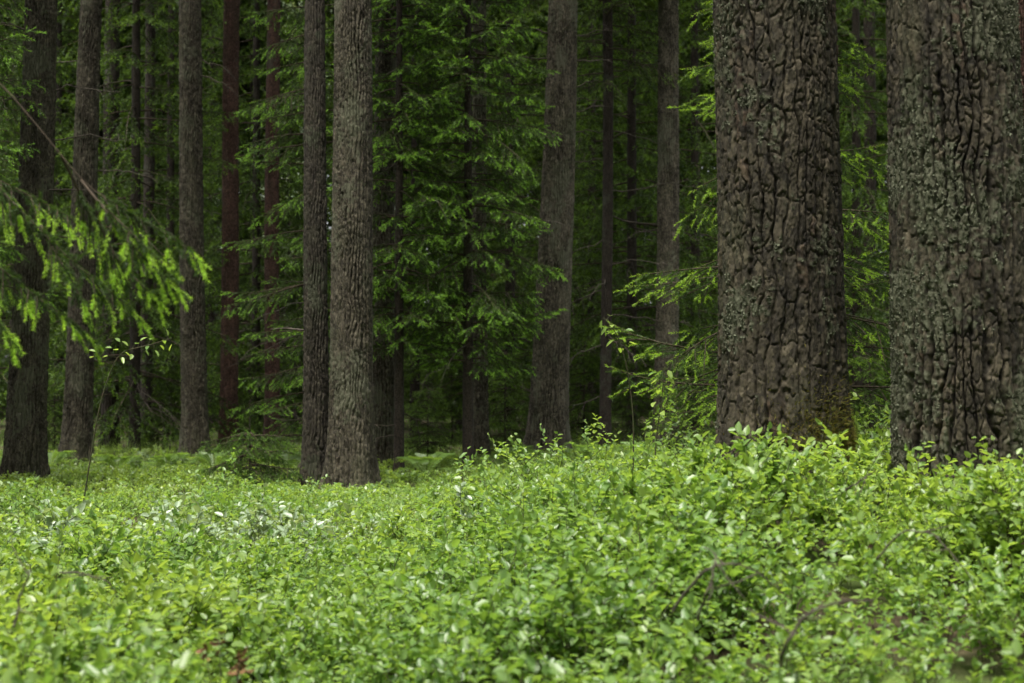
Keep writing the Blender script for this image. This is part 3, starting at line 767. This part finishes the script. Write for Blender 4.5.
for k, (rows, lat, bare) in enumerate([
    ([(-330, -60, 5.2), (-120, 0, 5.1), (0, 82, 5.0), (50, 142, 5.0), (85, 186, 5.0), (104, 198, 5.0), (142, 220, 5.0), (182, 242, 5.0), (208, 268, 5.0)], .17, .80),
    ([(60, 155, 5.0), (78, 190, 5.1), (96, 230, 5.15), (110, 262, 5.2), (118, 296, 5.2)], .12, .2),
    ([(97, 200, 5.0), (124, 226, 4.9), (160, 262, 4.85), (182, 280, 4.85)], .12, .1),
    ([(40, 225, 5.2), (60, 262, 5.1), (84, 300, 5.05), (92, 330, 5.05)], .12, .05),
    ([(80, 180, 5.0), (108, 214, 4.95), (140, 256, 4.9), (170, 284, 4.9), (190, 299, 4.9)], .15, .12),
    ([(92, 195, 5.0), (100, 232, 5.05), (122, 268, 5.05), (150, 292, 5.0), (168, 313, 5.0)], .13, .15),
    ([(-330, 40, 5.3), (-90, 120, 5.3), (-10, 180, 5.25), (30, 220, 5.2), (72, 262, 5.1), (116, 296, 5.05), (148, 328, 5.0)], .20, .52),
    ([(-330, 70, 5.5), (-60, 150, 5.5), (30, 196, 5.4), (80, 222, 5.3), (108, 250, 5.3), (124, 280, 5.3)], .17, .55),
    ([(-330, 130, 5.3), (-90, 205, 5.4), (-20, 252, 5.3), (30, 292, 5.2), (72, 322, 5.1), (102, 350, 5.1)], .20, .50),
    ([(-330, 170, 5.1), (-120, 245, 5.2), (-40, 290, 5.1), (-5, 318, 5.0), (22, 352, 5.0)], .18, .50)]):
    part("bough", bough(rows, 1 + k, lat, .04, bare), ft)

# ------------------------------------------------------------------ bilberry
def sprig(seed, H=.30, nbr=3, ll=.032, nleaf=9, lean=.25):
    """one bilberry shoot: zig-zag forked green stems with alternate ovate leaves"""
    r_ = np.random.default_rng(seed); mb = MB()
    P, D, Nn, Ls = [], [], [], []
    def stem(p, d, l, lvl):
        n = 6; pts = [p]
        for k in range(n):
            d = unit(d + r_.normal(0, .16, 3) + np.array([0, 0, .10 if lvl == 0 else .04])); p = p + d * l / n; pts.append(p)
        pts = np.array(pts); add_tube(mb, pts, np.linspace(.0020 if lvl == 0 else .0013, .0008, n + 1), 3, 1)
        m = nleaf if lvl else nleaf // 2 + 1
        st = r_.uniform(.2, .35) if lvl else .5
        for k in range(m):
            s = st + (1 - st) * (k + .5) / m
            q = np.array([np.interp(s * n, np.arange(n + 1), pts[:, c]) for c in range(3)])
            side = 1 if k % 2 else -1
            hz = unit(np.cross(d, np.array([0, 0, 1.])) + r_.normal(0, .35, 3)) * side
            dv = unit(hz + d * r_.uniform(.2, .8) + np.array([0, 0, r_.normal(.05, .25)]))
            P.append(q); D.append(dv); Nn.append(unit(np.array([0, 0, 1.]) + r_.normal(0, .42, 3))); Ls.append(ll * r_.uniform(.65, 1.15) * (1 if k < m - 1 else .75))
        return pts
    a = r_.uniform(0, 6.28)
    main = stem(np.zeros(3), unit(np.array([lean * math.cos(a), lean * math.sin(a), 1.])), H, 0)
    for b in range(nbr):
        i = 2 + r_.integers(0, 4); a = r_.uniform(0, 6.28)
        stem(main[i], unit(np.array([math.cos(a), math.sin(a), r_.uniform(.5, 1.3)])), H * r_.uniform(.35, .65), 1)
        if b == 0: stem(main[1], unit(np.array([math.cos(a + 2.5), math.sin(a + 2.5), 1.])), H * .6, 1)
    Ls = np.array(Ls); n = len(Ls)
    return mb, np.array(P), np.array(D), np.array(Nn), Ls, r_

def sprig_arrays(seed, quads=2, **kw):
    mb, P, D, Nn, Ls, r_ = sprig(seed, **kw)
    add_leaves(mb, P, D, Nn, Ls, Ls * r_.uniform(.55, .68, len(Ls)), 0, r_.uniform(0, 1, len(Ls)), 0, quads=quads)
    V = np.concatenate(mb.V); A = np.concatenate(mb.A)
    return V, mb.F, mb.M, A

def scatter(target, temps, pts, scl, yaw, tilt, r_, tshift, leafscale=1):
    for k, (V, Fs, Ms, A) in enumerate(temps):
        sel = np.arange(k, len(pts), len(temps)); K = len(sel)
        if not K: continue
        c, s = np.cos(yaw[sel]), np.sin(yaw[sel])
        Vs = V[None] * scl[sel][:, None, None]
        x = Vs[..., 0] * c[:, None] - Vs[..., 1] * s[:, None]; y = Vs[..., 0] * s[:, None] + Vs[..., 1] * c[:, None]; z = Vs[..., 2]
        x = x + z * tilt[sel, 0][:, None]; y = y + z * tilt[sel, 1][:, None]
        W = np.stack([x, y, z], -1) + pts[sel][:, None]
        n = len(V); base = target.n + np.arange(K) * n
        At = np.repeat(A[None], K, 0); At[..., 0] = np.clip(At[..., 0] * .75 + tshift[sel][:, None], 0, 1); At[..., 1] = np.clip(tshift[sel][:, None] * 1.2 - .25 + .6 * (At[..., 0] - .5), 0, 1)
        target.V.append(W.reshape(-1, 3)); target.A.append(At.reshape(-1, 3)); target.n += K * n
        for f, m in zip(Fs, Ms):
            target.F.append((f[None] + base[:, None, None]).reshape(-1, f.shape[1])); target.M.append(np.tile(m, K))

def field(seed, y0, y1, dens, hs, quads, temps, widen=1.6, sel=None):
    r_ = np.random.default_rng(seed)
    xm = .37 * y1 + widen; area = 2 * xm * (y1 - y0); n = int(area * dens)
    x = r_.uniform(-xm, xm, n); y = r_.uniform(y0, y1, n)
    ok = np.abs(x) < .37 * y + widen
    P3 = np.stack([x, y, 0 * x], 1)
    patch = fbm(P3 * .8, 3, 9)
    ok &= r_.uniform(0, 1, n) < np.clip(.8 + .9 * patch + .45 * vnoise(P3 * 3.7, 19), .36, 1)
    for tx, ty, tr in TRUNKS: ok &= (x - tx) ** 2 + (y - ty) ** 2 > (tr * 1.12 + .02) ** 2
    if sel is not None: ok &= sel(x, y, r_)
    x, y, P3, patch = x[ok], y[ok], P3[ok], patch[ok]; n = len(x)
    sc = hs(x, y) * r_.uniform(.72, 1.22, n) * (1 + .30 * vnoise(P3 * 1.7, 12) + .22 * vnoise(P3 * 4.3, 13))
    sc = np.minimum(sc, 1.22)
    pts = np.stack([x, y, gz(x, y) - .01], 1)
    tsh = np.clip(.28 + .45 * fbm(P3 * .55, 3, 41) + r_.normal(0, .10, n), 0, .6)
    scatter(COVER, temps, pts, sc, r_.uniform(0, 6.28, n), r_.normal(0, .16, (n, 2)), r_, tsh)

COVER = MB()
near_t = [sprig_arrays(500 + k, 2, nbr=3 + k % 2, H=.28, ll=.039) for k in range(12)]
tall_t = [sprig_arrays(580 + k, 2, nbr=4, H=.40, ll=.036, nleaf=8, lean=.35) for k in range(6)]
tall_t = [(V * min(1., .43 / V[:, 2].max()), Fs, Ms, A) for V, Fs, Ms, A in tall_t]
mid_t = [sprig_arrays(540 + k, 1, nbr=2, ll=.042, nleaf=8, H=.23) for k in range(8)]
far_t = [sprig_arrays(560 + k, 1, nbr=2, ll=.034, nleaf=7, H=.12) for k in range(8)]
hfun = lambda x, y: .92 + .06 * sstep(.3, 1.6, x) * sstep(4, 6.5, y) - .35 * sstep(9.5, 13.5, y) * (1 - sstep(0, 2, x))
field(1, 2.3, 8.5, 180, hfun, 2, near_t, 1.3)
field(7, 2.9, 11, 26, lambda x, y: hfun(x, y) * 1.1, 2, tall_t, 1.0, sel=lambda x, y, r: r.uniform(0, 1, len(x)) < sstep(.05, .5, fbm(np.stack([x, y, 0 * x], 1) * 1.1, 3, 71) + .12 * sstep(.2, 1.4, x)))
field(2, 8.5, 13.5, 130, hfun, 1, mid_t, 1.5, sel=lambda x, y, r: (x < 1.5) | (r.uniform(0, 1, len(x)) < .5))
thin = lambda x, y, r: r.uniform(0, 1, len(x)) < np.clip(1 - .92 * sstep(16, 22, y), .05, 1) * np.where(x > 1.0, .45, 1)
field(3, 12.5, 27, 110, lambda x, y: 1.0 + 0 * x, 1, far_t, 1.0, sel=thin)
single("bilberry_undergrowth", COVER.mesh("bilberry_undergrowth", [M_bil, M_stem]), "knee-low sea of fresh green bilberry leaves covering the forest floor", "undergrowth", kind="stuff")
print("cover verts", COVER.n)

# short grass and moss on the open floor farther back
r_ = np.random.default_rng(90); n = 42000
y = r_.uniform(13, 27, n); x = r_.uniform(-1, 1, n) * (.36 * y + .5)
ok = (fbm(np.stack([x, y, 0 * x], 1) * .5, 3, 61) > -.10 + .35 * sstep(18, 24, y)) & (x < 1.5)
x, y = x[ok], y[ok]; n = len(x)
mb = MB(); p = np.stack([x, y, gz(x, y) - .005], 1)
add_blades(mb, p, unit(np.stack([r_.normal(0, .45, n), r_.normal(0, .45, n), np.ones(n)], 1)), unit(r_.normal(0, 1, (n, 3)) * np.array([1, 1, 0])), r_.uniform(.05, .24, n) ** 1.0, .007, 0, r_.uniform(0, 1, n), r_.uniform(0, .5, n))
single("grass", mb.mesh("grass", [M_bil]), "short fine grass growing between the far trunks", "grass", kind="stuff")

# ferns: one built, the others copies
def fern_frond(mb, a, l, el, r_):
    n = 16; s_ = np.linspace(0, 1, n)
    dv = np.array([math.cos(a), math.sin(a), 0])
    ax = dv * (l * s_ * math.cos(el))[:, None] + np.array([0, 0, 1.]) * (l * (s_ * math.sin(el) - .55 * s_ ** 2.4))[:, None]
    add_tube(mb, ax, np.linspace(.0025, .0008, n), 3, 1)
    T = unit(np.gradient(ax, axis=0)); sd = np.cross(T, np.array([0, 0, 1.]))
    for k in range(2, n):
        w_ = l * .24 * math.sin(math.pi * min(1, .12 + .88 * (1 - s_[k]) ** .8)) + .01
        for sgn in (-1, 1):
            d = unit(sd[k] * sgn + T[k] * .45 + np.array([0, 0, -.12])); m = 6; q = np.linspace(.08, .92, m)
            p = ax[k] + d * (w_ * q)[:, None]
            for s2 in (-1, 1):
                dd = unit(T[k] * s2 + d * .5)
                add_leaves(mb, p, np.repeat(dd[None], m, 0), np.repeat(np.cross(d, dd)[None] * s2, m, 0), w_ * .30 * (1 - .6 * q), w_ * .13, 0, r_.uniform(0, .6, m), .2, quads=1)
FERN = []
for k in range(3):
    r_ = np.random.default_rng(700 + k); mb = MB()
    for q in range(8): fern_frond(mb, q * .785 + r_.normal(0, .2), r_.uniform(.38, .6), R(r_.uniform(40, 70)), r_)
    FERN.append(mb.mesh("fern", [M_bil, M_stem]))
for k, (px, d, lab) in enumerate([
    (168, 18.2, "fern in front of the thin dark trunk in deep shade"), (215, 17.4, "fern before the gap between the grey-brown and reddish trunks"),
    (288, 17.0, "fern between the low spruce sapling and the dark mossy pine"), (118, 17.6, "fern right of the leaning grey pine's foot"),
    (426, 16.0, "fern between the two young spruces' stems"), (512, 17.2, "fern left of the tall leaning pine's foot"),
    (590, 17.0, "fern right of the tall leaning pine's foot"), (50, 17.8, "fern between the two leftmost pines"),
    (243, 19.5, "far fern between the two reddish trunks"), (640, 16.5, "fern before the straight grey trunk's foot")]):
    c = at(px, 460, d)
    o = single("fern", FERN[k % 3], lab, "fern", (c[0], c[1], float(gz(c[0], c[1])) + .02), "ferns among the far trunks"); o.rotation_euler = (0, 0, k * 1.7)

# individual taller bilberry shoots standing out of the cover
def bush(px, py_top, d, label, seed, hmax=None, leaf=.028, n=3, mat=None, spread=.10, name="bilberry_bush", cat="shrub", nleaf=10):
    top = at(px, py_top, d); z0 = float(gz(top[0], top[1])); H = max(.15, top[2] - z0)
    r_ = np.random.default_rng(seed)
    t = thing(name, label, cat, (top[0], top[1], z0))
    for k in range(n):
        V, Fs, Ms, A = sprig_arrays(seed * 7 + k, 2, H=H / 1.32 * (1 if k == 0 else r_.uniform(.65, .95)), nbr=6, ll=leaf * 1.15, nleaf=nleaf, lean=.12 if k == 0 else .4)
        V = V * ((H if k == 0 else H * r_.uniform(.6, .95)) / V[:, 2].max())
        off = np.array([0, 0, 0.]) if k == 0 else np.array([*r_.normal(0, spread, 2), 0])
        off[2] = float(gz(top[0] + off[0], top[1] + off[1])) - z0 - .01
        A = A.copy(); A[:, 0] = np.clip(A[:, 0] * .8 + .2, 0, 1); A[:, 1] = A[:, 0] * .5
        for slot, nm, m_ in ((1, "stem", M_stem), (0, "foliage", mat or M_bil)):
            fs = [f for f, m in zip(Fs, Ms) if m[0] == slot]
            used = np.unique(np.concatenate([f.ravel() for f in fs])); rm = np.zeros(len(V), int); rm[used] = np.arange(len(used))
            tg = MB(); tg.add(V[used], [rm[f] for f in fs], 0, A[used, 0], A[used, 1])
            part(nm, tg.mesh(nm, [m_]), t, off)
    return t
bush(548, 452, 6.6, "bilberry bush rising above the cover below the leaning pine's foot", 1, leaf=.027, n=4)
bush(741, 420, 6.1, "tall bilberry shoot with round leaves in front of the thick fissured pine", 2, leaf=.03, n=4)
bush(790, 440, 6.3, "bilberry bush at the mossy foot of the thick fissured pine", 21, n=2, leaf=.024)
bush(456, 478, 9.4, "pale bilberry bush below the thin stem of the bushy young spruce", 3, n=9, spread=.16)
bush(1003, 432, 5.9, "dark bilberry bush against the lichen-crusted pine's right side", 4, n=12, spread=.17)
bush(622, 452, 6.9, "bilberry bush on the rise below the stem with bare dead twigs", 31, n=7, spread=.15)
bush(716, 434, 6.4, "bilberry bush touching the left edge of the thick fissured pine's foot", 32, n=7, spread=.12)
bush(826, 446, 6.1, "bilberry bush before the right root of the thick fissured pine", 33, n=5, leaf=.026)
bush(586, 470, 7.0, "bilberry bush with dark twigs right of the one below the leaning pine", 34, n=6, spread=.14)
bush(120, 520, 7.6, "bilberry bush standing alone in the cover below the dark bare trunk", 35, n=5, spread=.12)
bush(1020, 420, 5.7, "tall leafy bilberry bush at the very right edge before the lichen-crusted pine", 36, n=16, spread=.16)
bush(958, 458, 5.9, "bilberry shoot in front of the lichen-crusted pine's foot", 5, n=3)
bush(688, 438, 6.6, "bilberry bush under the left boughs of the fresh young spruce", 6, n=4)
bush(390, 528, 6.4, "bilberry bush with dark bare stems in the open middle of the cover", 7, n=3)
bush(90, 490, 9.6, "bilberry bush near the foot of the pine nearest the left edge", 8, n=4)
bush(500, 508, 7.0, "bilberry shoot with arching stems left of the bush below the leaning pine", 9, n=3)
bush(866, 462, 6.2, "bilberry bush in the dip between the two thick pines", 10, n=3, leaf=.024)
# pale leafy saplings
bush(258, 482, 8.6, "pale shiny-leaved sapling standing out of the cover left of the dark mossy pine", 14, n=20, leaf=.036, mat=M_pale, name="sapling", cat="sapling", spread=.40)
bush(172, 500, 8.2, "small pale shiny-leaved sapling left of a taller one like it", 15, n=12, leaf=.034, mat=M_pale, name="sapling", cat="sapling", spread=.40)
bush(540, 478, 19.5, "faint leafy sapling at the leaning pine's foot", 16, n=3, leaf=.04, mat=M_bil, name="sapling", cat="sapling")
bush(195, 448, 18.5, "small pale sapling before the straight grey-brown pine's foot", 17, n=3, leaf=.045, mat=M_pale, name="sapling", cat="sapling")
bush(143, 447, 18.5, "small pale sapling beside the thin dark trunk's foot", 18, n=3, leaf=.045, mat=M_pale, name="sapling", cat="sapling")

def thin_sapling(stem_px, leaves_px, d, label, seed, lf=1.0):
    pts = np.array([at(*q, d) for q in stem_px]); b = pts[0].copy(); b[2] = float(gz(b[0], b[1])); pts[0, 2] = b[2]
    s = np.linspace(0, len(pts) - 1, 24); ax = np.stack([np.interp(s, np.arange(len(pts)), pts[:, c]) for c in range(3)], 1) - b
    for _ in range(3): ax[1:-1] = (ax[:-2] + 2 * ax[1:-1] + ax[2:]) / 4
    t = thing("sapling", label, "sapling", b)
    mb = MB(); add_tube(mb, ax, np.linspace(.004, .0016, 24) * max(1., d / 8), 5, 0)
    r_ = np.random.default_rng(seed); ml = MB()
    for px, py in leaves_px:
        p = at(px, py, d + r_.uniform(-.05, .05)) - b
        i = int(np.argmin(np.linalg.norm(ax - p, axis=1))); root = ax[i]
        d_ = unit(p - root + np.array([0, 0, -.01]))
        add_tube(mb, np.array([root, (root + p) / 2 + np.array([0, 0, .004]), p]), np.array([.0013, .001, .0008]), 3, 0)
        add_leaves(ml, p[None], (d_ + np.array([r_.normal(0, .4), r_.normal(0, .3), -.15]))[None], unit(np.array([r_.normal(0, .4), -.5, 1.]))[None], r_.uniform(.042, .055) * lf, r_.uniform(.024, .03) * lf, 0, r_.uniform(0, 1), r_.uniform(0, 1))
    part("stem", mb.mesh("stem", [M_stem]), t); part("foliage", ml.mesh("foliage", [M_bil]), t)
thin_sapling([(632, 480), (634, 420), (628, 370), (618, 335), (604, 318)], [(602, 320), (607, 328), (612, 325), (617, 332), (622, 338), (614, 340), (625, 330), (629, 342), (621, 348), (610, 316)], 8.3, "thin sapling with a spray of pale leaves before the dead-twigged stem", 1)
thin_sapling([(650, 470), (657, 430), (662, 398), (664, 368)], [(656, 372), (668, 370), (657, 380), (668, 378), (660, 390), (666, 388), (655, 402), (668, 400), (661, 412)], 8.0, "thin sapling with few pale leaves before the straight grey trunk", 2)
thin_sapling([(80, 470), (100, 400), (118, 352), (150, 345), (172, 338)], [(112, 348), (125, 352), (120, 342), (135, 344), (145, 350), (150, 340), (160, 345), (168, 336), (172, 344), (108, 356), (132, 354), (96, 352), (102, 346), (118, 350), (128, 346), (140, 341), (155, 350), (163, 340), (90, 358), (122, 357), (148, 346)], 11.0, "thin sapling with flat pale leaves under the hanging spruce bough", 3, 1.05)

thin_sapling([(925, 1200), (930, 900), (918, 720), (905, 664)], [(880, 652), (912, 650), (938, 684), (900, 676), (950, 700), (890, 700)], 1.7, "blurred pale shoot poking up close to the camera at lower right", 4, .75)

# dead twigs arching out of the cover
def twig(rows, label, r, seed, forks=2):
    r_ = np.random.default_rng(seed)
    P = np.array([at(q[0], q[1], q[2] - .38) for q in rows]); b = P[0].copy(); b[2] = min(b[2], float(gz(b[0], b[1])) + .05)
    s = np.linspace(0, len(P) - 1, 26); ax = np.stack([np.interp(s, np.arange(len(P)), P[:, c]) for c in range(3)], 1)
    for _ in range(2): ax[1:-1] = (ax[:-2] + 2 * ax[1:-1] + ax[2:]) / 4
    ax = ax - b + np.cumsum(r_.normal(0, .0016, (26, 3)), 0)
    mb = MB(); add_tube(mb, ax, np.linspace(r, r * .5, 26), 6, 0)
    for k in range(forks):
        i = r_.integers(6, 22); d = unit(r_.normal(0, 1, 3) + np.array([0, 0, .2]))
        add_tube(mb, ax[i] + d * np.linspace(0, 1, 5)[:, None] * r_.uniform(.05, .14) + np.cumsum(r_.normal(0, .003, (5, 3)), 0), np.linspace(r * .6, r * .25, 5), 4, 0)
    single("dead_twig", mb.mesh("dead_twig", [M_twig]), label, "twig", b)
twig([(672, 612, 4.6), (690, 588, 4.55), (712, 568, 4.5), (735, 563, 4.5), (760, 573, 4.55), (785, 592, 4.6)], "arched dark twig looping over the leaves below the thick fissured pine", .0042, 1)
twig([(698, 620, 4.5), (708, 598, 4.45), (718, 575, 4.45), (722, 560, 4.5)], "short straight dead twig crossing under the arched dark twig", .004, 2)
twig([(778, 662, 3.9), (783, 640, 3.85), (797, 618, 3.85), (822, 608, 3.85), (850, 602, 3.9), (878, 598, 4.0)], "curved brown twig bent over the leaves at lower right", .0045, 3)
twig([(876, 560, 5.0), (900, 530, 4.95), (930, 530, 4.95), (955, 560, 4.9), (975, 590, 4.9)], "thin dark hooped twig in the cover below the lichen-crusted pine", .003, 4)
twig([(845, 490, 6.0), (862, 478, 5.95), (880, 468, 5.9)], "thin dark twig leaning out before the gap between the thick pines", .003, 5)
twig([(14, 625, 4.4), (18, 600, 4.4), (28, 580, 4.4), (30, 568, 4.4)], "dark upright twig in the leaves at the left edge", .0035, 6)
twig([(60, 572, 5.0), (90, 570, 5.0), (112, 576, 5.0), (122, 586, 5.0)], "dark twig lying flat on the leaves at left", .003, 7)
# withered leaves
r_ = np.random.default_rng(8); mb = MB(); c = at(226, 648, 4.25); zb = float(gz(c[0], c[1])); H = c[2] - zb
for k in range(5):
    a = r_.uniform(0, 6.28); tip = np.array([.05 * math.cos(a), .05 * math.sin(a), H * r_.uniform(.9, 1.1)])
    ax = tip * np.linspace(0, 1, 6)[:, None]; add_tube(mb, ax, np.linspace(.0018, .0008, 6), 4, 1)
    m = 8; q = ax[0] + tip * r_.uniform(.86, 1.03, (m, 1))
    add_leaves(mb, q, unit(r_.normal(0, 1, (m, 3)) + np.array([0, 0, -.2])), unit(r_.normal(0, 1, (m, 3))), r_.uniform(.018, .034, m), r_.uniform(.006, .012, m), 0, .5, 0, fold=.4, droop=.4)
t = single("withered_plant", mb.mesh("withered_plant", [M_dry, M_twig]), "small withered rust-brown plant in the green leaves at lower left", "plant", (c[0], c[1], zb))

# ------------------------------------------------------------------ light
SUN_EL, SUN_AZ = R(70), R(-150)    # azimuth from +Y towards +X: the soft light comes from behind the camera, left, high up
w = bpy.data.worlds.new("World"); scene.world = w; w.use_nodes = True
nt = w.node_tree; nt.nodes.clear()
sky = nt.nodes.new("ShaderNodeTexSky"); sky.sky_type = 'NISHITA'; sky.sun_disc = False
sky.sun_elevation = SUN_EL; sky.sun_rotation = SUN_AZ; sky.air_density = 1.0; sky.dust_density = 4.0; sky.ozone_density = 1.0
hs = nt.nodes.new("ShaderNodeHueSaturation"); hs.inputs["Saturation"].default_value = .25     # overcast: nearly colourless sky
bg = nt.nodes.new("ShaderNodeBackground"); bg.inputs["Strength"].default_value = .115
wo = nt.nodes.new("ShaderNodeOutputWorld")
nt.links.new(sky.outputs[0], hs.inputs["Color"]); nt.links.new(hs.outputs[0], bg.inputs[0]); nt.links.new(bg.outputs[0], wo.inputs[0])
sd = bpy.data.lights.new("sun", 'SUN'); sd.energy = 1.5; sd.angle = R(25); sd.color = (1, .95, .86)
so = bpy.data.objects.new("sun", sd); COL.objects.link(so)
from mathutils import Vector
dirv = Vector((math.sin(SUN_AZ) * math.cos(SUN_EL), math.cos(SUN_AZ) * math.cos(SUN_EL), math.sin(SUN_EL)))
so.rotation_euler = dirv.to_track_quat('Z', 'Y').to_euler(); so.location = (0, 0, 30)

vs = scene.view_settings
vs.view_transform = 'Standard'; vs.look = 'None'; vs.exposure = 2.05; vs.gamma = 1.0; vs.use_curve_mapping = False
cy = scene.cycles
cy.max_bounces = 6; cy.diffuse_bounces = 4; cy.glossy_bounces = 2; cy.transmission_bounces = 3; cy.transparent_max_bounces = 4
cy.caustics_reflective = False; cy.caustics_refractive = False
cy.use_denoising = True
